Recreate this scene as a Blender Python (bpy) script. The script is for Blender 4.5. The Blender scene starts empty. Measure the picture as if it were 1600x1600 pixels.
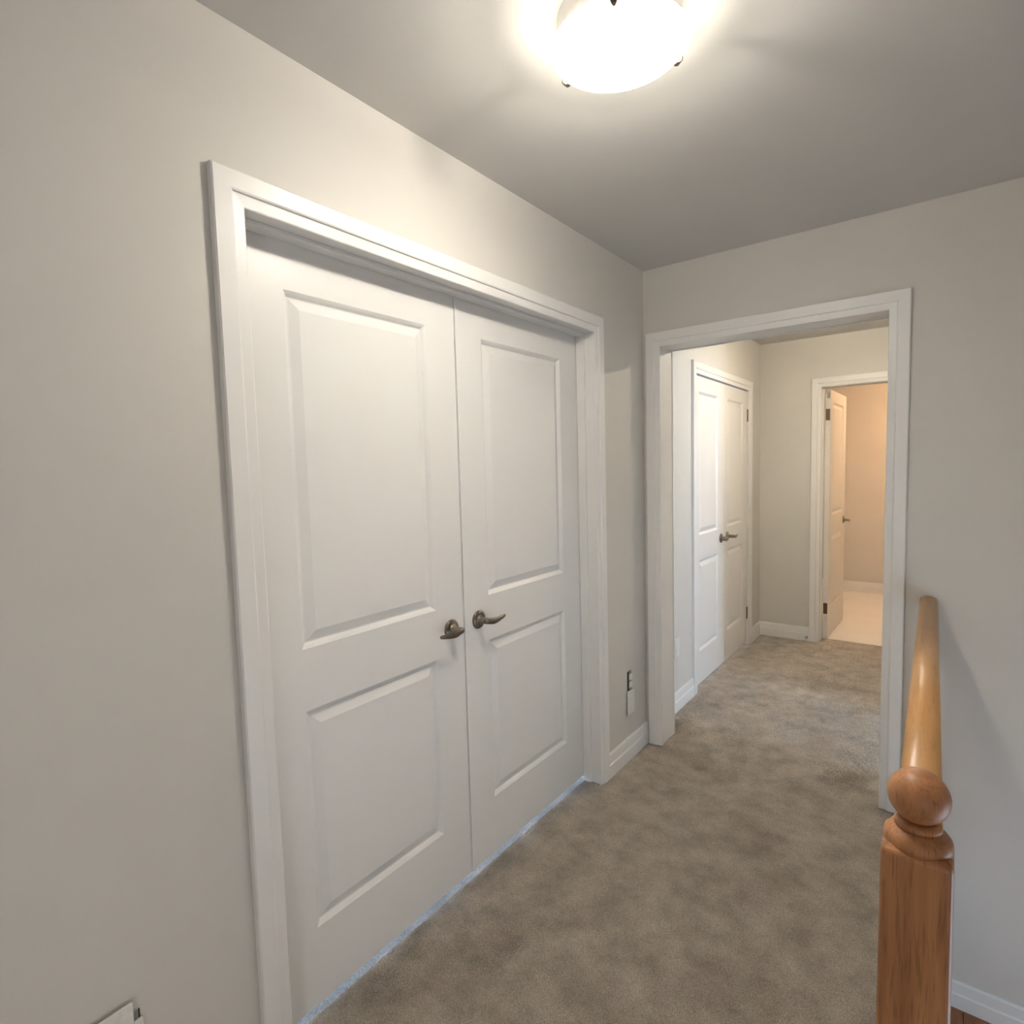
import bpy, bmesh, math, random
import numpy as np
from mathutils import Matrix, Vector

random.seed(4)
SC = bpy.context.scene
COL = SC.collection
PI = math.pi

# ------------------------------------------------------------------ camera, light, exposure
F_PX, YAW, PITCH, ROLL = 891.868, 37.4966, -4.2488, 1.5294
CAM = Vector((1.2503, 0.0, 1.4646))
cam_data = bpy.data.cameras.new('camera')
cam_data.sensor_width = 36.0
cam_data.lens = F_PX / 1600.0 * 36.0
cam_data.clip_start = 0.02
cam = bpy.data.objects.new('camera', cam_data)
COL.objects.link(cam)
Rm = (Matrix.Rotation(math.radians(YAW), 3, 'Z') @ Matrix.Rotation(math.radians(PITCH), 3, 'X')
      @ Matrix.Rotation(math.radians(ROLL), 3, 'Y'))
rt, fw, up = Rm.col[0], Rm.col[1], Rm.col[2]
M3 = Matrix((rt, up, -fw)).transposed()
cam.matrix_world = Matrix.Translation(CAM) @ M3.to_4x4()
SC.camera = cam

SC.view_settings.view_transform = 'Standard'
SC.view_settings.look = 'None'
SC.view_settings.gamma = 1.0
SC.view_settings.use_curve_mapping = False
SC.view_settings.exposure = 0.04

W = bpy.data.worlds.new('daylight_world')
SC.world = W
W.use_nodes = True
W.node_tree.nodes['Background'].inputs[0].default_value = (0.62, 0.78, 1.0, 1)
W.node_tree.nodes['Background'].inputs[1].default_value = 1.0


def area(name, loc, direction, sx, sy, power, color):
    d = bpy.data.lights.new(name, 'AREA')
    d.shape = 'RECTANGLE'
    d.size, d.size_y = sx, sy
    d.energy = power
    d.color = color
    o = bpy.data.objects.new(name, d)
    o.location = loc
    o.rotation_euler = Vector(direction).to_track_quat('-Z', 'Y').to_euler()
    COL.objects.link(o)
    return o


# daylight coming in at the windows (each sits in a real window opening)
area('stair_window_daylight', (2.41, 1.45, -0.05), (-1, 0, 0), 0.9, 1.2, 10, (0.66, 0.82, 1.0))
area('landing_window_daylight', (2.41, -1.75, .62), (-1, 0, 0), 1.1, 1.2, 15, (1.0, 0.965, 0.92))
area('bedroom_window_daylight', (-3.32, 1.45, .85), (1, 0, 0), 2.4, 1.6, 160, (0.40, 0.62, 1.0))
area('hall_room_window_daylight', (4.72, 2.9, 1.55), (-1, 0, 0), 0.45, 1.0, 74, (0.50, 0.72, 1.0))
LAMP_HALL = 19.5
LAMP_FAR = 25.0
LAMP_BATH = 36.0

# ------------------------------------------------------------------ measured layout (metres)
Y0, Y1 = 0.684, 2.240          # double door opening, left wall (x = 0)
ZD = 2.051
CW = 0.0724                    # casing width
YF = 2.762                     # far wall
FT = 0.155                     # its thickness
X0, X1, ZO = 0.0908, 1.0456, 2.0544
H = 2.44
YM = 1.4455                    # seam of the double doors
XD = -0.084                    # face of the double doors
YB = 5.105                     # end wall of the far hallway
XL2 = -0.020                   # its left wall
XR2 = 1.25                     # its right wall
WT = 0.118
ZL = -0.752                    # stair landing
XW = 1.262                     # edge of the stairwell
XR = 2.35
YS = -2.6


# ------------------------------------------------------------------ materials
def new_mat(name):
    m = bpy.data.materials.new(name)
    m.use_nodes = True
    nt = m.node_tree
    b = nt.nodes['Principled BSDF']
    return m, nt, b


def node(nt, t, **kw):
    n = nt.nodes.new(t)
    for k, v in kw.items():
        if k in n.inputs:
            n.inputs[k].default_value = v
        else:
            setattr(n, k, v)
    return n


def noise_col(nt, b, c1, c2, scale, detail=4, rough=0.6, vec=None, lo=0.3, hi=0.7):
    n = node(nt, 'ShaderNodeTexNoise')
    n.inputs['Scale'].default_value = scale
    n.inputs['Detail'].default_value = detail
    n.inputs['Roughness'].default_value = rough
    if vec is not None:
        nt.links.new(vec, n.inputs['Vector'])
    r = node(nt, 'ShaderNodeValToRGB')
    r.color_ramp.elements[0].position = lo
    r.color_ramp.elements[1].position = hi
    r.color_ramp.elements[0].color = (*c1, 1)
    r.color_ramp.elements[1].color = (*c2, 1)
    nt.links.new(n.outputs['Fac'], r.inputs['Fac'])
    nt.links.new(r.outputs['Color'], b.inputs['Base Color'])
    return n, r


def coords(nt, scale=(1, 1, 1), kind='Object'):
    tc = node(nt, 'ShaderNodeTexCoord')
    mp = node(nt, 'ShaderNodeMapping')
    mp.inputs['Scale'].default_value = scale
    nt.links.new(tc.outputs[kind], mp.inputs['Vector'])
    return mp.outputs['Vector']


def bump(nt, b, vec, scale, strength, dist, detail=3):
    n = node(nt, 'ShaderNodeTexNoise')
    n.inputs['Scale'].default_value = scale
    n.inputs['Detail'].default_value = detail
    if vec is not None:
        nt.links.new(vec, n.inputs['Vector'])
    bp = node(nt, 'ShaderNodeBump')
    bp.inputs['Strength'].default_value = strength
    bp.inputs['Distance'].default_value = dist
    nt.links.new(n.outputs['Fac'], bp.inputs['Height'])
    nt.links.new(bp.outputs['Normal'], b.inputs['Normal'])


def paint(name, c, rough, var=0.02, bs=220, bstr=0.12, spec=0.5):
    m, nt, b = new_mat(name)
    v = coords(nt)
    noise_col(nt, b, tuple(x * (1 - var) for x in c), tuple(min(1, x * (1 + var)) for x in c), 3.0, vec=v)
    b.inputs['Roughness'].default_value = rough
    b.inputs['Specular IOR Level'].default_value = spec
    if bstr:
        bump(nt, b, v, bs, bstr, 0.0006)
    return m


def plain(name, c, rough=0.5, metal=0.0, spec=0.5):
    m, nt, b = new_mat(name)
    v = coords(nt)
    noise_col(nt, b, tuple(x * 0.92 for x in c), tuple(min(1, x * 1.06) for x in c), 60, vec=v)
    b.inputs['Roughness'].default_value = rough
    b.inputs['Metallic'].default_value = metal
    b.inputs['Specular IOR Level'].default_value = spec
    return m


def wood(name, c1, c2, axis='z', rough=0.3, scale=22, pores=0.7):
    m, nt, b = new_mat(name)
    s = {'z': (1, 1, 0.06), 'y': (1, 0.06, 1), 'x': (0.06, 1, 1)}[axis]
    v = coords(nt, s)
    n, r = noise_col(nt, b, c1, c2, scale, detail=6, rough=0.65, vec=v, lo=0.32, hi=0.68)
    # fine open pores
    v2 = coords(nt, tuple(k * 1.0 for k in s))
    n2 = node(nt, 'ShaderNodeTexNoise')
    n2.inputs['Scale'].default_value = scale * 11
    n2.inputs['Detail'].default_value = 2
    nt.links.new(v2, n2.inputs['Vector'])
    r2 = node(nt, 'ShaderNodeValToRGB')
    r2.color_ramp.elements[0].position = 0.30
    r2.color_ramp.elements[0].color = (0.55, 0.5, 0.45, 1)
    r2.color_ramp.elements[1].position = 0.46
    r2.color_ramp.elements[1].color = (1, 1, 1, 1)
    nt.links.new(n2.outputs['Fac'], r2.inputs['Fac'])
    mx = node(nt, 'ShaderNodeMixRGB', blend_type='MULTIPLY')
    mx.inputs['Fac'].default_value = pores
    nt.links.new(r.outputs['Color'], mx.inputs['Color1'])
    nt.links.new(r2.outputs['Color'], mx.inputs['Color2'])
    nt.links.new(mx.outputs['Color'], b.inputs['Base Color'])
    b.inputs['Roughness'].default_value = rough
    b.inputs['Coat Weight'].default_value = 0.15
    b.inputs['Coat Roughness'].default_value = 0.3
    return m


M_WALL = paint('greige_wall_paint', (0.69, 0.662, 0.615), 0.62, bs=260, bstr=0.25)
M_CEIL = paint('flat_ceiling_paint', (0.70, 0.682, 0.65), 0.9, bs=160, bstr=0.3, spec=0.2)
M_TRIM = paint('white_semigloss_trim', (0.87, 0.855, 0.83), 0.38, var=0.008, bs=60, bstr=0.03)
M_DOOR = paint('white_satin_door', (0.87, 0.855, 0.83), 0.36, var=0.008, bs=180, bstr=0.05)
M_PLATE = plain('white_plastic', (0.80, 0.78, 0.74), 0.35)
M_SLOT = plain('dark_slot', (0.03, 0.028, 0.025), 0.6)
M_STEEL = plain('galvanised_steel', (0.42, 0.42, 0.41), 0.45, 0.9)
M_NICKEL = plain('antique_nickel', (0.235, 0.20, 0.16), 0.28, 1.0)
M_HINGE = plain('dark_hinge_metal', (0.16, 0.125, 0.095), 0.42, 0.9)
M_RUBBER = plain('white_rubber', (0.75, 0.72, 0.66), 0.6)
M_TILE = paint('white_floor_tile', (0.84, 0.82, 0.79), 0.3, var=0.03, bs=20, bstr=0.03)
M_GROUT = plain('grout', (0.58, 0.54, 0.50), 0.9)
M_OAK = wood('oak_post_shaded', (0.30, 0.115, 0.042), (0.58, 0.28, 0.115), 'z', 0.45, 26)  # same oak as the rail, its shaded side put into a darker colour
M_OAKR = wood('oak_rail_lit', (0.50, 0.265, 0.095), (0.66, 0.37, 0.15), 'y', 0.36, 18, 0.3)  # same oak as the post, lamp light put into a paler colour
M_PLANK = wood('oak_floor', (0.27, 0.10, 0.035), (0.42, 0.18, 0.07), 'y', 0.35, 14)


def carpet_mat(name, c1, c2, k=1.0):
    m, nt, b = new_mat(name)
    v = coords(nt)
    n, r = noise_col(nt, b, c1, c2, 9.0, detail=5, rough=0.62, vec=v, lo=0.34, hi=0.66)
    n2 = node(nt, 'ShaderNodeTexNoise')
    n2.inputs['Scale'].default_value = 320
    n2.inputs['Detail'].default_value = 1
    nt.links.new(v, n2.inputs['Vector'])
    mr = node(nt, 'ShaderNodeMapRange')
    mr.inputs[1].default_value = 0.3
    mr.inputs[2].default_value = 0.7
    mr.inputs[3].default_value = 0.66
    mr.inputs[4].default_value = 1.3
    nt.links.new(n2.outputs['Fac'], mr.inputs[0])
    mx = node(nt, 'ShaderNodeMixRGB', blend_type='MULTIPLY')
    mx.inputs['Fac'].default_value = 1.0
    nt.links.new(r.outputs['Color'], mx.inputs['Color1'])
    nt.links.new(mr.outputs[0], mx.inputs['Color2'])
    nt.links.new(mx.outputs['Color'], b.inputs['Base Color'])
    b.inputs['Roughness'].default_value = 0.95
    b.inputs['Specular IOR Level'].default_value = 0.1
    b.inputs['Sheen Weight'].default_value = 0.15
    b.inputs['Sheen Roughness'].default_value = 0.5
    return m


M_CARPET = carpet_mat('taupe_carpet', (0.37, 0.328, 0.278), (0.56, 0.505, 0.435))


def emit(name, c, s):
    m, nt, b = new_mat(name)
    b.inputs['Base Color'].default_value = (0.85, 0.84, 0.80, 1)
    b.inputs['Roughness'].default_value = 0.25
    b.inputs['Emission Color'].default_value = (*c, 1)
    tc = node(nt, 'ShaderNodeTexCoord')
    ln = node(nt, 'ShaderNodeVectorMath', operation='LENGTH')
    mv = node(nt, 'ShaderNodeMapping')
    mv.inputs['Scale'].default_value = (1, 1, 0)
    nt.links.new(tc.outputs['Object'], mv.inputs['Vector'])
    nt.links.new(mv.outputs['Vector'], ln.inputs[0])
    mr = node(nt, 'ShaderNodeMapRange', interpolation_type='SMOOTHSTEP')
    mr.inputs[1].default_value = .085
    mr.inputs[2].default_value = .146
    mr.inputs[3].default_value = s
    mr.inputs[4].default_value = s * .03
    nt.links.new(ln.outputs['Value'], mr.inputs[0])
    nt.links.new(mr.outputs[0], b.inputs['Emission Strength'])
    tr = node(nt, 'ShaderNodeBsdfTransparent')
    mixs = node(nt, 'ShaderNodeMixShader')
    mixs.inputs[0].default_value = .62          # frosted glass lets part of the bulb light straight through
    nt.links.new(b.outputs[0], mixs.inputs[1])
    nt.links.new(tr.outputs[0], mixs.inputs[2])
    nt.links.new(mixs.outputs[0], nt.nodes['Material Output'].inputs['Surface'])
    return m


# ------------------------------------------------------------------ object helpers
def obj(name, bm, mat, parent=None, loc=None, rotz=0.0, smooth=False, bevel=0.0, seg=2, kind=None, label=None, cat=None, group=None):
    bmesh.ops.recalc_face_normals(bm, faces=bm.faces)
    me = bpy.data.meshes.new(name)
    bm.to_mesh(me)
    bm.free()
    if smooth:
        for p in me.polygons:
            p.use_smooth = True
    me.materials.append(mat)
    o = bpy.data.objects.new(name, me)
    COL.objects.link(o)
    if parent is not None:
        o.parent = parent
    if loc is not None:
        o.location = loc
    o.rotation_euler = (0, 0, rotz)
    if bevel:
        md = o.modifiers.new('bevel', 'BEVEL')
        md.width = bevel
        md.segments = seg
        md.limit_method = 'ANGLE'
        md.angle_limit = math.radians(40)
    tag(o, label, cat, group, kind)
    return o


def tag(o, label=None, cat=None, group=None, kind=None):
    if kind:
        o['kind'] = kind
    if label:
        o['label'] = label
    if cat:
        o['category'] = cat
    if group:
        o['group'] = group
    return o


def empty(name, loc, rotz=0, label=None, cat=None, group=None, kind=None):
    o = bpy.data.objects.new(name, None)
    o.empty_display_size = 0.05
    o.location = loc
    o.rotation_euler = (0, 0, rotz)
    COL.objects.link(o)
    return tag(o, label, cat, group, kind)


def copy_tree(o, parent=None):
    c = o.copy()
    COL.objects.link(c)
    c.parent = parent
    for ch in list(o.children):
        copy_tree(ch, c)
    return c


def box(bm, x0, x1, y0, y1, z0, z1):
    v = [bm.verts.new(p) for p in ((x0, y0, z0), (x1, y0, z0), (x1, y1, z0), (x0, y1, z0),
                                   (x0, y0, z1), (x1, y0, z1), (x1, y1, z1), (x0, y1, z1))]
    for f in ((0, 3, 2, 1), (4, 5, 6, 7), (0, 1, 5, 4), (1, 2, 6, 5), (2, 3, 7, 6), (3, 0, 4, 7)):
        bm.faces.new([v[i] for i in f])
    return bm


def boxes(*bs):
    bm = bmesh.new()
    for b in bs:
        box(bm, *b)
    return bm


def loft(bm, rings, caps=True):
    """rings: list of equally long lists of points (closed loops)"""
    vs = [[bm.verts.new(p) for p in r] for r in rings]
    n = len(vs[0])
    for a, b in zip(vs[:-1], vs[1:]):
        for i in range(n):
            bm.faces.new((a[i], a[(i + 1) % n], b[(i + 1) % n], b[i]))
    if caps:
        bm.faces.new(vs[0][::-1])
        bm.faces.new(vs[-1])
    return bm


def lathe(profile, axis='z', n=32, bm=None, off=(0, 0, 0)):
    """profile: list of (r, h) from bottom to top; closed at ends"""
    bm = bm or bmesh.new()
    rings = []
    for r, h in profile:
        ring = []
        for i in range(n):
            a = 2 * PI * i / n
            c, s = r * math.cos(a), r * math.sin(a)
            p = {'z': (c, s, h), 'x': (h, c, s), 'y': (c, h, s)}[axis]
            ring.append(tuple(p[k] + off[k] for k in range(3)))
        rings.append(ring)
    return loft(bm, rings)


CAS = [(0, 0), (0, .0085), (.0025, .0100), (.0270, .0120), (.0285, .0165), (.0325, .0180), (.0690, .0180), (.0724, .0150), (.0724, 0)]


def run_profile(pts_a, pts_b):
    return loft(bmesh.new(), [pts_a, pts_b])


def casing(parent, plane, at, sgn, a0, a1, ztop, zbot=0.0):
    """three mitred casing boards. plane 'x': wall plane x=at, opening along y; 'y': wall plane y=at, opening along x"""
    def P(u, t, z):
        return (at + sgn * t, u, z) if plane == 'x' else (u, at + sgn * t, z)
    for s, a in ((-1, a0), (1, a1)):
        A = [P(a + s * u, t, zbot) for u, t in CAS]
        B = [P(a + s * u, t, ztop + u) for u, t in CAS]
        obj('casing_leg', run_profile(A, B), M_TRIM, parent)
    A = [P(a0 - u, t, ztop + u) for u, t in CAS]
    B = [P(a1 + u, t, ztop + u) for u, t in CAS]
    obj('casing_head', run_profile(A, B), M_TRIM, parent)


def jamb(parent, plane, d0, d1, a0, a1, ztop, rev=0.005, th=0.018, stop=None):
    """lining of an opening: depth d0..d1, reveal rev behind the casing edge"""
    a0i, a1i, zi = a0 - rev, a1 + rev, ztop + rev
    def bx(dlo, dhi, u0, u1, z0, z1):
        return boxes((dlo, dhi, u0, u1, z0, z1)) if plane == 'x' else boxes((u0, u1, dlo, dhi, z0, z1))
    obj('jamb_leg', bx(d0, d1, a0i - th, a0i, 0, zi), M_TRIM, parent)
    obj('jamb_leg', bx(d0, d1, a1i, a1i + th, 0, zi), M_TRIM, parent)
    obj('jamb_head', bx(d0, d1, a0i - th, a1i + th, zi, zi + th), M_TRIM, parent)
    if stop:
        s0, s1 = stop
        t = 0.011
        obj('door_stop_strip', bx(s0, s1, a0i, a0i + t, 0, zi - t), M_TRIM, parent, bevel=.002)
        obj('door_stop_strip', bx(s0, s1, a1i - t, a1i, 0, zi - t), M_TRIM, parent, bevel=.002)
        obj('door_stop_strip', bx(s0, s1, a0i, a1i, zi - t, zi), M_TRIM, parent, bevel=.002)


BASE = [(0, -.012), (.0145, -.012), (.0145, .056), (.0125, .0605), (.0095, .0620), (.0095, .102), (.0060, .1115), (0, .1115)]


def baseboard(name, plane, at, sgn, a0, a1, label, z=0.0):
    def P(u, t, h):
        return (at + sgn * t, u, z + h) if plane == 'x' else (u, at + sgn * t, z + h)
    return obj(name, run_profile([P(a0, t, h) for t, h in BASE], [P(a1, t, h) for t, h in BASE]), M_TRIM, kind='structure', label=label)


# ------------------------------------------------------------------ the room shell
G = 0.023   # rough opening beyond the casing edge, filled by the lining
obj('wall_left', boxes((-WT, 0, YS, Y0 - G, -.05, H), (-WT, 0, Y1 + G, YF, -.05, H), (-WT, 0, Y0 - G, Y1 + G, ZD + G, H)),
    M_WALL, kind='structure', label='greige wall with the white double doors')
obj('wall_far', boxes((-WT, X0 - G, YF, YF + FT, -.05, H), (X1 + G, XR, YF, YF + FT, -.9, H), (X0 - G, X1 + G, YF, YF + FT, ZO + G, H)),
    M_WALL, kind='structure', label='greige end wall pierced by the cased opening')
obj('wall_right', boxes((XR, XR + .12, YS, -2.3, -.9, H), (XR, XR + .12, -1.2, 1.0, -.9, H), (XR, XR + .12, 1.9, YF, -.9, H), (XR, XR + .12, -2.3, -1.2, -.9, .0), (XR, XR + .12, -2.3, -1.2, 1.25, H),
                         (XR, XR + .12, 1.0, 1.9, -.9, -.65), (XR, XR + .12, 1.0, 1.9, .55, H)),
    M_WALL, kind='structure', label='greige stairwell wall outside the right edge of the view')
obj('wall_back', boxes((-WT, XR + .12, YS - .12, YS, -.9, H)), M_WALL, kind='structure', label='greige wall behind the camera')
obj('wall_hallway_left', boxes((-.14, XL2, YF + FT, 3.52, -.05, H), (-.14, XL2, 4.79, YB, -.05, H), (-.14, XL2, 3.52, 4.79, 2.055, H)),
    M_WALL, kind='structure', label='left wall of the far hallway around the closet doors')
D3A, D3B, D3Z = 0.440, 1.180, 2.046
obj('wall_hallway_end', boxes((-.14, D3A - G, YB, YB + .12, -.05, H), (D3B + G, 1.65, YB, YB + .12, -.05, H), (D3A - G, D3B + G, YB, YB + .12, D3Z + G, H)),
    M_WALL, kind='structure', label='end wall of the far hallway beside the bathroom door')
obj('wall_hallway_right', boxes((XR2, XR2 + .12, YF + FT, 3.06, -.05, H), (XR2, XR2 + .12, 3.80, YB, -.05, H), (XR2, XR2 + .12, 3.06, 3.80, 2.05, H)),
    M_WALL, kind='structure', label='right wall of the far hallway, hidden behind the opening')
obj('ceiling', boxes((-.14, XR + .12, YS, YB + .12, H, H + .1)), M_CEIL, kind='structure', label='flat grey white ceiling with the round lamp')

# carpeted floor
floor = obj('floor', boxes((-WT, XW, YS, YF + FT, -.12, -.005), (XW, XR, YS, .86, -.12, -.005), (-.14, XR2, YF + FT, 5.245, -.12, -.005)),
            M_CARPET, kind='structure', label='taupe carpeted floor running down the hallway')
obj('wall_stairwell', boxes((XW - .10, XW, .86, YF, ZL - .1, -.121), (XW, XR, .74, .86, ZL - .1, -.121)), M_TRIM, kind='structure',
    label='white fascia under the carpet edge of the stairwell')


def pile(x0, x1, y0, y1, sp, rng):
    """short leaning tufts of cut pile"""
    nx, ny = int((x1 - x0) / sp), int((y1 - y0) / sp)
    gx, gy = np.meshgrid(np.arange(nx), np.arange(ny))
    px = x0 + (gx.ravel() + .5 + rng.uniform(-.5, .5, nx * ny)) * sp
    py = y0 + (gy.ravel() + .5 + rng.uniform(-.5, .5, nx * ny)) * sp
    return px, py


def blotch(x, y):
    s = np.zeros_like(x)
    for fx, fy, p, a in ((7, 3, .3, 1), (-4, 9, 1.7, 1), (13, -6, 4.1, .8), (17, 15, 2.2, .7), (-24, 11, .8, .5), (9, 27, 5.2, .5), (31, -29, 3.3, .4)):
        s += a * np.sin(fx * x + fy * y + p + 1.3 * np.sin(2.1 * fy * x - 1.7 * fx * y * .5 + p * 2))
    return s / 2.6


def build_pile(name, regions, seed):
    rng = np.random.default_rng(seed)
    X, Y, S = [], [], []
    for (x0, x1, y0, y1, sp) in regions:
        a, b = pile(x0, x1, y0, y1, sp, rng)
        X.append(a); Y.append(b); S.append(np.full(len(a), sp))
    X, Y, S = np.concatenate(X), np.concatenate(Y), np.concatenate(S)
    n = len(X)
    b = blotch(X, Y)
    ang = 1.2 + 1.5 * b + rng.normal(0, .8, n)
    lean = (.0030 + .0022 * np.abs(b)) * (S / .004) ** .6
    hgt = rng.uniform(.0055, .0085, n) * (S / .004) ** .35
    r = S * rng.uniform(.45, .75, n)
    rot = rng.uniform(0, 2 * PI, n)
    V = np.zeros((n, 4, 3), np.float32)
    for k in range(3):
        V[:, k, 0] = X + r * np.cos(rot + k * 2 * PI / 3)
        V[:, k, 1] = Y + r * np.sin(rot + k * 2 * PI / 3)
        V[:, k, 2] = -.0052
    V[:, 3, 0] = X + lean * np.cos(ang)
    V[:, 3, 1] = Y + lean * np.sin(ang)
    V[:, 3, 2] = -.0052 + hgt
    base = np.arange(n)[:, None] * 4
    T = np.array([[0, 1, 3], [1, 2, 3], [2, 0, 3]])
    faces = (base[:, None, :] + T[None]).reshape(-1)
    me = bpy.data.meshes.new(name)
    me.vertices.add(n * 4)
    me.vertices.foreach_set('co', V.reshape(-1))
    me.loops.add(len(faces))
    me.loops.foreach_set('vertex_index', faces.astype(np.int32))
    nf = len(faces) // 3
    me.polygons.add(nf)
    me.polygons.foreach_set('loop_start', np.arange(nf, dtype=np.int32) * 3)
    me.update(calc_edges=True)
    me.materials.append(M_CARPET)
    o = bpy.data.objects.new(name, me)
    COL.objects.link(o)
    o.parent = floor
    o['kind'] = 'stuff'
    return o


build_pile('carpet_pile', [(.018, 1.25, .55, YF - .02, .0042), (-.083, .018, Y0 + .005, Y1 - .005, .0042), (X0, X1, YF - .02, YF + FT, .0055),
                           (0.0, XR2, YF + FT, 5.10, .0062), (D3A, D3B, 5.10, 5.243, .0062)], 3)

baseboard('baseboard_left', 'x', 0, 1, Y1 + CW, YF, 'white baseboard between the double doors and the opening')
baseboard('baseboard_near', 'x', 0, 1, YS, Y0 - CW, 'white baseboard left of the double doors')
baseboard('baseboard_hallway_left', 'x', XL2, 1, YF + FT, 3.50, 'short white baseboard under the outlet in the far hallway')
baseboard('baseboard_hallway_corner', 'x', XL2, 1, 4.815, YB, 'stub of white baseboard beside the closet casing')
baseboard('baseboard_hallway_end', 'y', YB, -1, XL2, D3A - CW, 'white baseboard on the end wall of the hallway')
baseboard('baseboard_landing', 'y', YF, -1, XW, XR, 'white baseboard above the wooden stair landing', z=ZL + .012)

# ------------------------------------------------------------------ trim around the openings
t1 = empty('trim_1', (0, 0, 0), kind='structure', label='white moulded casing around the double doors')
casing(t1, 'x', 0.0, 1, Y0, Y1, ZD)
jamb(t1, 'x', -WT, 0.0, Y0, Y1, ZD, stop=(XD + .002, -.042))
t2 = empty('trim_2', (0, 0, 0), kind='structure', label='white casing and lining of the doorless opening')
casing(t2, 'y', YF, -1, X0, X1, ZO)
casing(t2, 'y', YF + FT, 1, X0, X1, ZO)
jamb(t2, 'y', YF, YF + FT, X0, X1, ZO)
C0, C1, CZ = 3.566, 4.744, 2.032
t3 = empty('trim_3', (0, 0, 0), kind='structure', label='white casing around the closet doors in the far hallway')
casing(t3, 'x', XL2, 1, C0, C1, CZ)
jamb(t3, 'x', -.14, XL2, C0, C1, CZ, rev=.004)
t4 = empty('trim_4', (0, 0, 0), kind='structure', label='white casing around the open bathroom door')
casing(t4, 'y', YB, -1, D3A, D3B, D3Z)
jamb(t4, 'y', YB, YB + .12, D3A, D3B, D3Z, stop=(YB + .045, YB + .083))

# ------------------------------------------------------------------ doors
def door_leaf(name, w, h, panels, th=.035, d=.0105, s1=.014, label=None, loc=None, rotz=0):
    """two-panel moulded leaf: local y along the width, z up, face at x = 0, back at x = -th"""
    bm = bmesh.new()
    ys = [0, panels[0][0], panels[0][1], w]
    zs = [0]
    for p in panels:
        zs += [p[2], p[3]]
    zs.append(h)
    holes = {(1, 1), (1, 3)}
    def q(*pts):
        bm.faces.new([bm.verts.new(p) for p in pts])
    for x in (0, -th):
        for i in range(3):
            for j in range(len(zs) - 1):
                if (i, j) in holes:
                    continue
                q((x, ys[i], zs[j]), (x, ys[i + 1], zs[j]), (x, ys[i + 1], zs[j + 1]), (x, ys[i], zs[j + 1]))
    q((0, 0, 0), (-th, 0, 0), (-th, 0, h), (0, 0, h))
    q((0, w, 0), (-th, w, 0), (-th, w, h), (0, w, h))
    q((0, 0, 0), (-th, 0, 0), (-th, w, 0), (0, w, 0))
    q((0, 0, h), (-th, 0, h), (-th, w, h), (0, w, h))
    for (a, b, c, e) in panels:
        o4 = [(a, c), (b, c), (b, e), (a, e)]
        m4 = [(a + s1 * .55, c + s1 * .55), (b - s1 * .55, c + s1 * .55), (b - s1 * .55, e - s1 * .55), (a + s1 * .55, e - s1 * .55)]
        i4 = [(a + s1, c + s1), (b - s1, c + s1), (b - s1, e - s1), (a + s1, e - s1)]
        for k in range(4):
            l = (k + 1) % 4
            for xf, sg in ((0, -1), (-th, 1)):
                q((xf, *o4[k]), (xf, *o4[l]), (xf + sg * d * .45, *m4[l]), (xf + sg * d * .45, *m4[k]))
                q((xf + sg * d * .45, *m4[k]), (xf + sg * d * .45, *m4[l]), (xf + sg * d, *i4[l]), (xf + sg * d, *i4[k]))
            q((-d, *i4[k]), (-d, *i4[l]), (-th + d, *i4[l]), (-th + d, *i4[k]))
    bmesh.ops.remove_doubles(bm, verts=bm.verts, dist=1e-5)
    leaf = obj(name, bm, M_DOOR, loc=loc, rotz=rotz, kind='structure', label=label, cat='door')
    for (a, b, c, e) in panels:
        bm = bmesh.new()
        a, b, c, e = a + s1 + .0002, b - s1 - .0002, c + s1 + .0002, e - s1 - .0002
        def ring(x, k):
            return [(x, a + k, c + k), (x, b - k, c + k), (x, b - k, e - k), (x, a + k, e - k)]
        loft(bm, [ring(-th + .0015, .030), ring(-th + d, .004), ring(-th + d, 0), ring(-d, 0), ring(-d, .004), ring(-.0015, .030)])
        obj('panel', bm, M_DOOR, leaf)
    return leaf


def lever_handle(parent, y, z, side, x=0.0, face=1):
    """rosette + neck + wave lever; side = +1 lever points to +y"""
    r = obj('handle', lathe([(.0325, 0), (.0330, .003), (.0315, .006), (.027, .0085), (.020, .0095), (.0155, .0100), (.0148, .016), (.0120, .020), (.0110, .047), (.0095, .052)], 'x', 28),
            M_NICKEL, parent, loc=(x, y, z), smooth=True)
    if face < 0:
        r.rotation_euler = (0, 0, PI)
    # lever blade: (along, out, up, half height, half thickness)
    secs = [(-.013, .046, .001, .0060, .0060), (-.008, .047, .001, .0100, .0080), (.004, .048, .000, .0112, .0082), (.016, .050, -.002, .0120, .0072),
            (.026, .051, -.0035, .0122, .0062), (.044, .052, -.004, .0108, .0052), (.062, .051, -.0025, .0092, .0046), (.080, .049, -.0005, .0076, .0042), (.094, .047, .0012, .0062, .0038), (.0985, .0465, .0016, .0035, .0020)]
    s = side * face
    rings = []
    for (al, ou, upz, hh, ht) in secs:
        rings.append([(ou + ht * math.cos(k * 2 * PI / 14), s * al, upz + hh * math.sin(k * 2 * PI / 14)) for k in range(14)])
    obj('lever', loft(bmesh.new(), rings), M_NICKEL, r, smooth=True)
    return r


def hinge(parent, x, y, z, hgt=.09, vis='barrel'):
    bm = lathe([(.003, -.004), (.0062, 0), (.0062, hgt), (.003, hgt + .004)], 'z', 12)
    return obj('hinge', bm, M_HINGE, parent, loc=(x, y, z), smooth=True)


ZB = .022
HL = 2.050 - ZB
LW = YM - .001 - (Y0 - .003)
RW = (Y1 + .003) - (YM + .001)


def pnl(a, b, z0):
    return [(a, b, .237 - z0, .841 - z0), (a, b, 1.008 - z0, 1.930 - z0)]


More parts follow.
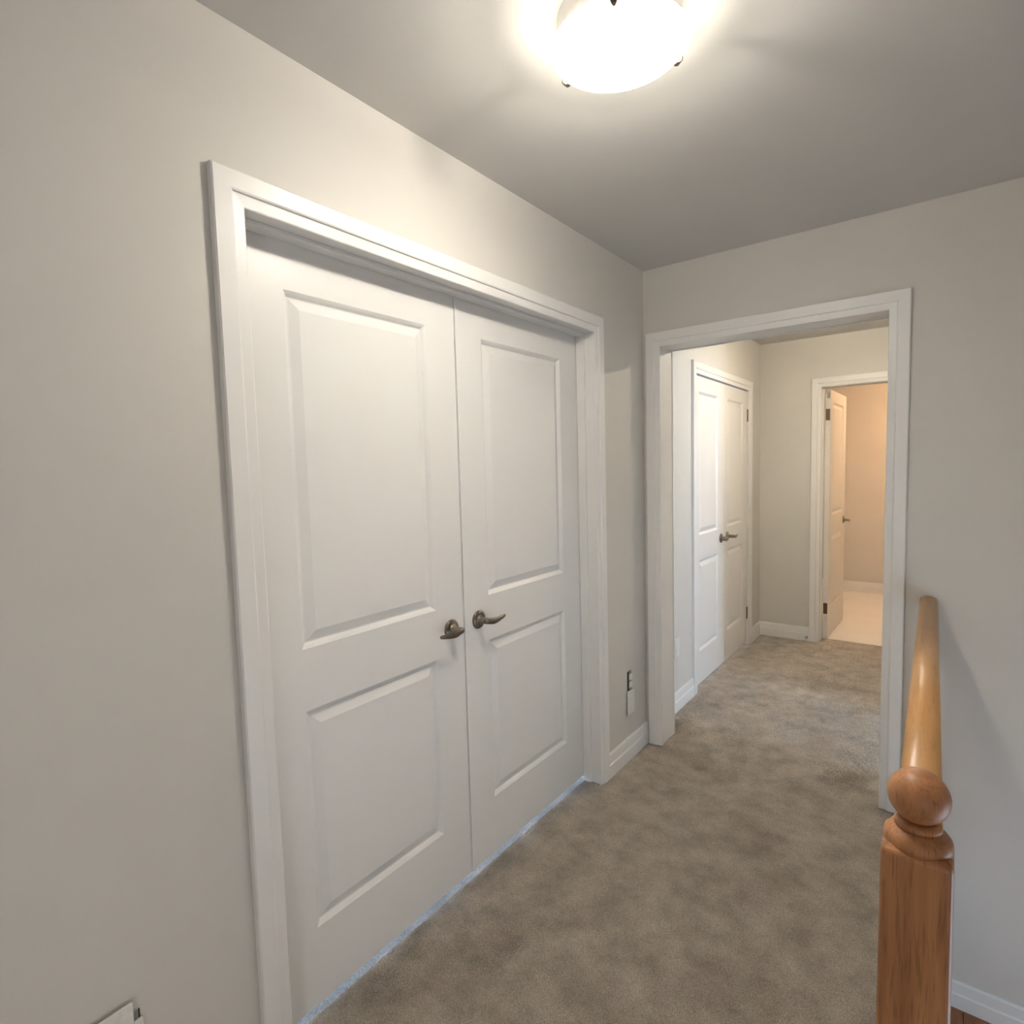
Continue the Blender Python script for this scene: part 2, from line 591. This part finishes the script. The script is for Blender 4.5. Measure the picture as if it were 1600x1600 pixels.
d1 = door_leaf('door_1', LW, HL, pnl(.822 - (Y0 - .003), 1.313 - (Y0 - .003), ZB), label='near leaf of the white double doors, lever pointing left', loc=(XD, Y0 - .003, ZB))
lever_handle(d1, 1.381 - (Y0 - .003), .930 - ZB, -1)
d2 = door_leaf('door_2', RW, HL, pnl(1.583 - YM - .001, 2.100 - YM - .001, ZB), label='far leaf of the white double doors, lever pointing right', loc=(XD, YM + .001, ZB))
lever_handle(d2, 1.523 - YM - .001, .930 - ZB, 1)
obj('astragal', boxes((0, .0045, .0005, .021, .0, HL - .006)), M_DOOR, d2, bevel=.001)

CM = 4.172
CB = .022
CH = 2.026 - CB
XC = XL2 - .008
LC, RC = CM - .0015 - (C0 - .001), (C1 + .001) - (CM + .0015)
c1 = door_leaf('door_3', LC, CH, pnl(3.652 - C0, 4.030 - C0, CB), label='left closet door leaf in the far hallway', loc=(XC, C0 - .001, CB))
c2 = door_leaf('door_4', RC, CH, pnl(4.243 - CM, 4.625 - CM, CB), label='right closet door leaf next to the hallway corner', loc=(XC, CM + .0015, CB))
lever_handle(c1, 4.095 - C0, .940 - CB, -1)
lever_handle(c2, 4.232 - CM, .940 - CB, 1)
for z in (.215, 1.795):
    hinge(c1, .004, -.001, z - CB)
    hinge(c2, .004, RC + .001, z - CB)

# bathroom leaf, hinged on its left jamb and swung in; local +y runs from the hinge into the bathroom
LB = .715
d5 = door_leaf('door_5', LB, 2.022, [(.12, LB - .12, .237, .841), (.12, LB - .12, 1.008, 1.93)], label='open bathroom door swung inward, hinges showing', loc=(D3A + .044, YB + .115, .012), rotz=math.radians(-1.5))
lever_handle(d5, LB - .065, .925, -1)
for z in (.20, 1.78):
    obj('hinge', boxes((-.0335, -.0035, -.0025, .0005, z, z + .09)), M_HINGE, d5, bevel=.006, seg=3)
obj('label_tag', boxes((-.026, -.002, -.0012, .0003, 1.955, 2.0)), M_STEEL, d5, label='small grey tag on the door edge')

# ------------------------------------------------------------------ ceiling lamps
def flush_lamp(loc, strength, label, color, group=None):
    root = empty('ceiling_lamp', loc, label=label, cat='lamp', group='flush ceiling lamps')
    obj('base_pan', lathe([(.124, -.054), (.131, -.051), (.133, -.001), (.060, -.0005)], 'z', 48), M_TRIM, root, smooth=False)
    glass = emit('frosted_lamp_glass', color, strength * 8.2)
    d = bpy.data.lights.new('lamp_bulb', 'POINT')
    d.energy = strength
    d.color = color
    d.shadow_soft_size = .022
    bulb = bpy.data.objects.new('lamp_bulb', d)
    COL.objects.link(bulb)
    bulb.parent = root
    bulb.location = (0, 0, -.076)
    R = .147
    prof = []
    for i in range(15):                         # outer bowl from the bottom to the rim
        r = max(.002, R * i / 14)
        prof.append((r, -.066 - .044 * (1 - (r / R) ** 2)))
    inner = [(r * .965, h + .006) for r, h in prof[::-1]]
    prof2 = prof + [(R + .001, -.063), (R - .002, -.0615)] + inner
    bm = bmesh.new()
    lathe(prof2, 'z', 56, bm)
    bowl = obj('glass_bowl', bm, glass, root, smooth=True)
    bowl.data.materials.append(emit('frosted_inner_glass', color, 0.0))
    for p in bowl.data.polygons:
        if p.normal.z > .02:
            p.material_index = 1                # the upper, inner skin of the glass
    for k in range(3):
        a = math.radians(-67 + 120 * k)
        c, s = math.cos(a), math.sin(a)
        bm = bmesh.new()
        rings = []
        for (rr, h, wd) in ((.130, -.030, .006), (.143, -.045, .006), (R + .003, -.058, .0065), (R + .0050, -.066, .008), (R + .002, -.0735, .0085), (R - .006, -.0765, .006), (R - .012, -.0775, .002)):
            ring = []
            for (dy, dr) in ((-1, 0), (1, 0), (1, .0022), (-1, .0022)):
                x, y = rr + dr, dy * wd
                ring.append((x * c - y * s, x * s + y * c, h))
            rings.append(ring)
        loft(bm, rings)
        obj('clip', bm, M_NICKEL, root)
    return root


flush_lamp((.655, 1.203, H), LAMP_HALL, 'round frosted glass lamp glowing on the hall ceiling', (1.0, .93, .82))
flush_lamp((.84, 3.92, H), LAMP_FAR, 'round frosted lamp in the far hallway, hidden above the opening', (1.0, .88, .70))
flush_lamp((1.05, 6.35, H), LAMP_BATH, 'round frosted lamp on the bathroom ceiling, out of view', (1.0, .62, .34))

# ------------------------------------------------------------------ bathroom
obj('wall_bathroom', boxes((-.5, 1.75, 7.36, 7.46, -.05, H), (-.6, -.5, YB + .12, 7.46, -.05, H), (1.65, 1.75, YB, 7.46, -.05, H)), M_WALL, kind='structure',
    label='warmly lit bathroom wall beyond the open door')
obj('ceiling_bathroom', boxes((-.6, 1.75, YB + .12, 7.46, H, H + .1)), M_CEIL, kind='structure', label='bathroom ceiling out of view')
baseboard('baseboard_bathroom', 'y', 7.36, -1, -.5, 1.65, 'white baseboard at the back of the bathroom')
ft = obj('floor_bathroom', boxes((-.5, 1.65, 5.246, 7.36, -.12, -.004)), M_GROUT, kind='structure', label='white tiled bathroom floor')
ty = [5.2475, 6.335, 7.358]
tx = [-.5, -.31, .295, .90, 1.505, 1.65]
for j in range(len(ty) - 1):
    for i in range(len(tx) - 1):
        obj('tile', boxes((tx[i] + .0015, tx[i + 1] - .0015, ty[j] + .0015, ty[j + 1] - .0015, -.004, .001)), M_TILE, ft, bevel=.0012, seg=1)

# ------------------------------------------------------------------ rooms that only send daylight in
obj('wall_bedroom', boxes((-3.4, -3.3, -.4, 3.2, -.05, .03), (-3.4, -3.3, -.4, .2, .03, H), (-3.4, -3.3, 2.7, 3.2, .03, H), (-3.4, -3.3, .2, 2.7, 2.05, H),
                          (-3.4, -WT, -.5, -.4, -.05, H), (-3.4, -WT, 3.2, 3.3, -.05, H)), M_WALL, kind='structure', label='bedroom walls hidden behind the double doors')
obj('floor_bedroom', boxes((-3.4, -WT, -.4, 3.2, -.12, -.004)), M_TILE, kind='structure', label='bedroom floor hidden behind the double doors')
obj('ceiling_bedroom', boxes((-3.4, -WT - .03, -.5, 3.3, H, H + .1)), M_CEIL, kind='structure', label='bedroom ceiling hidden behind the double doors')
obj('wall_side_room', boxes((4.7, 4.8, 2.3, 2.5, -.05, H), (4.7, 4.8, 3.3, 5.2, -.05, H), (4.7, 4.8, 2.5, 3.3, -.05, .65), (4.7, 4.8, 2.5, 3.3, 2.05, H),
                            (XR + .12, 4.8, 2.2, 2.3, -.05, H), (1.75, 4.8, 5.2, 5.3, -.05, H), (XR, XR + .12, YF + .0, YF + FT, -.05, H)), M_WALL, kind='structure', label='walls of the side room hidden right of the hallway')
obj('floor_side_room', boxes((XR2, 4.8, YF + FT, 5.2, -.12, -.004), (XR + .12, 4.8, 2.3, YF + FT, -.12, -.004)), M_CARPET, kind='structure', label='floor of the hidden side room')
obj('ceiling_side_room', boxes((XR + .121, 4.8, 2.2, 5.3, H, H + .1)), M_CEIL, kind='structure', label='ceiling of the hidden side room')

# plain frames in the two stair windows (outside the photographed view)
for n, (a, b, c, e) in enumerate(((1.0, 1.9, -.65, .55), (-2.3, -1.2, 0.0, 1.25))):
    f = .035
    wn = empty('window_%d' % (n + 1), (XR, (a + b) / 2, c), kind='structure', label=('low stair window' if n == 0 else 'window at the head of the stairs') + ' right of the photographed view')
    for q in ((a, a + f, c, e), (b - f, b, c, e), (a + f, b - f, c, c + f), (a + f, b - f, e - f, e)):
        obj('window_frame', boxes((.01, .05, q[0] - (a + b) / 2, q[1] - (a + b) / 2, q[2] - c, q[3] - c)), M_TRIM, wn)

# ------------------------------------------------------------------ railing
XN, YN = 1.2275, .928
rail = empty('stair_railing', (XN, YN, 0), label='oak newel post with ball top, handrail and balusters beside the stairwell', cat='railing')
ZT = .940
hw = .0405
post = obj('newel_post', boxes((-hw, hw, -hw, hw, -.30, ZT)), M_OAK, rail, bevel=.010, seg=4)
for v in post.data.vertices:
    if v.co.z < 0:
        v.co.x *= 1.10
        v.co.y *= 1.10
obj('post_shoulder', lathe([(.0395, ZT - .004), (.0402, ZT + .003), (.0390, ZT + .010), (.0340, ZT + .0165), (.0272, ZT + .0195), (.0262, ZT + .0205)], 'z', 40), M_OAK, post, smooth=True)
obj('post_collar', lathe([(.0240, ZT + .019), (.0272, ZT + .0215), (.0280, ZT + .0255), (.0265, ZT + .0295), (.0215, ZT + .0315), (.0190, ZT + .0320)], 'z', 40), M_OAK, post, smooth=True)
bz, br = 1.0045, .0365
ball = [(br * math.sin(a), bz - br * math.cos(a)) for a in [.5 + i * (PI - .52) / 22 for i in range(23)]]
obj('ball_finial', lathe([(.0185, ZT + .028)] + ball, 'z', 40), M_OAK, post, smooth=True)
# rail: rounded colonial section, from the post to the far wall
ex, ey = 1.198 - XN, YF - YN
L = math.hypot(ex, ey)
ang = math.atan2(ex, ey)
sec = [(-.022, -.060), (.022, -.060), (.024, -.052), (.0205, -.045), (.0205, -.040), (.028, -.034), (.0305, -.026), (.030, -.017), (.025, -.008), (.016, -.002), (.006, 0), (-.006, 0),
       (-.016, -.002), (-.025, -.008), (-.030, -.017), (-.0305, -.026), (-.028, -.034), (-.0205, -.040), (-.0205, -.045), (-.024, -.052)]
ZR = .922
hr = obj('handrail', loft(bmesh.new(), [[(x, hw - .002, ZR + z) for x, z in sec], [(x, L - .001, ZR + z) for x, z in sec]]), M_OAKR, rail, rotz=-ang)
for p in hr.data.polygons:
    p.use_smooth = len(p.vertices) == 4
bal = None
nb = 16
for k in range(nb):
    d = hw + (k + .65) * (L - hw) / (nb + .3)
    bx, by = math.sin(ang) * d, math.cos(ang) * d
    if bal is None:
        prof = [(.0155, -.004), (.0155, .17), (.0115, .18), (.0150, .19), (.0150, .20), (.0105, .215), (.0140, .30), (.0125, .50), (.0105, .70), (.0095, .8622)]
        bal = obj('baluster', lathe(prof, 'z', 10), M_OAKR, rail, loc=(bx, by, 0), smooth=True)
    else:
        c = bal.copy()
        COL.objects.link(c)
        c.parent = rail
        c.location = (bx, by, 0)

# stair landing of boards below the railing
ld = obj('floor_landing', boxes((XW, XR, .86, YF, ZL - .1, ZL - .0)), M_SLOT, kind='structure', label='brown wooden stair landing at the lower right')
xs = XW
k = 0
while xs < XR - .02:
    xe = min(xs + .083, XR)
    obj('floor_board', boxes((xs + .0008, xe - .0008, .86, YF, ZL, ZL + .012)), M_PLANK, ld, bevel=.0012, seg=1)
    xs = xe

# ------------------------------------------------------------------ outlets
def receptacle(parent, x, y, z):
    strap = obj('mounting_strap', boxes((x, x + .0022, y - .010, y + .010, z - .052, z + .052)), M_STEEL, parent, bevel=.004)
    for s in (-1, 1):
        f = obj('socket', boxes((x + .0022, x + .0085, y - .0165, y + .0165, z + s * .0195 - .0145, z + s * .0195 + .0145)), M_PLATE, strap, bevel=.004)
    obj('screw', lathe([(.0035, 0), (.0035, .0016), (.002, .0024)], 'x', 10, off=(x + .0022, y, z)), M_STEEL, strap)
    for s in (-1, 1):
        obj('screw', lathe([(.0034, 0), (.0034, .0018), (.002, .0026)], 'x', 10, off=(x + .0022, y, z + s * .044)), M_STEEL, strap)


def hole_shade(parent, x, y, z):
    return obj('outlet_hole_shade', boxes((x - .0, x + .0012, y - .0195, y + .0215, z - .049, z + .049)), M_SLOT, parent)  # flat dark sheet on the wall: the open box's shade put into colour


o1 = empty('wall_outlet', (0, 2.556, .395), label='uncovered outlet with its white plate hanging below, beside the double doors', cat='outlet', group='wall outlets')
bh = hole_shade(o1, 0, 0, 0)
receptacle(o1, .0012, 0.004, 0)
cp = obj('cover_plate', boxes((.006, .0115, -.036, .038, -.168, -.048)), M_PLATE, o1, bevel=.003, seg=2)
o2 = empty('wall_outlet', (0, .366, .378), label='uncovered outlet with its plate pulled sideways, at the lower left corner', cat='outlet', group='wall outlets')
hole_shade(o2, 0, -.014, -.006)
receptacle(o2, .0012, -.006, -.006)
obj('cover_plate', boxes((.010, .0155, -.135, -.007, -.045, .075)), M_PLATE, o2, bevel=.003, seg=2)
o3 = empty('wall_outlet', (XL2, 3.232, .378), label='white covered outlet on the far hallway wall above the baseboard', cat='outlet', group='wall outlets')
pl = obj('cover_plate', boxes((0, .006, -.036, .036, -.059, .059)), M_PLATE, o3, bevel=.003, seg=2)
for s in (-1, 1):
    obj('socket', boxes((.006, .0078, -.0165, .0165, s * .0195 - .0145, s * .0195 + .0145)), M_PLATE, pl, bevel=.002)

# ------------------------------------------------------------------ spring door stops on the baseboards
def spring_stop(loc, direction, label):
    root = empty('door_stopper', loc, label=label, cat='door stop', group='spring door stops')
    bm = bmesh.new()
    lathe([(.011, 0), (.011, .004), (.007, .009)], 'y', 14, bm)
    obj('base_cup', bm, M_STEEL, root, smooth=False)
    bm = bmesh.new()
    n, turns, Ls = 110, 11, .052
    rings = []
    for i in range(n + 1):
        a = 2 * PI * turns * i / n
        c = Vector((.0062 * math.cos(a), .006 + Ls * i / n, .0062 * math.sin(a)))
        r = Vector((math.cos(a), 0, math.sin(a)))
        rings.append([tuple(c + r * .0013 * math.cos(q * PI / 2) + Vector((0, 1, 0)) * .0013 * math.sin(q * PI / 2)) for q in range(4)])
    loft(bm, rings)
    obj('spring', bm, M_STEEL, root)
    obj('rubber_tip', lathe([(.006, .056), (.009, .058), (.0095, .068), (.008, .074), (.003, .0755)], 'y', 14), M_RUBBER, root, smooth=True)
    root.rotation_euler = (0, 0, math.atan2(-direction[0], direction[1]))
    return root


spring_stop((XL2 + .0145, 3.035, .036), (1, 0), 'spring door stopper with white tip, just past the opening')
spring_stop((.352, YB - .0145, .030), (0, -1), 'spring door stopper beside the bathroom casing')
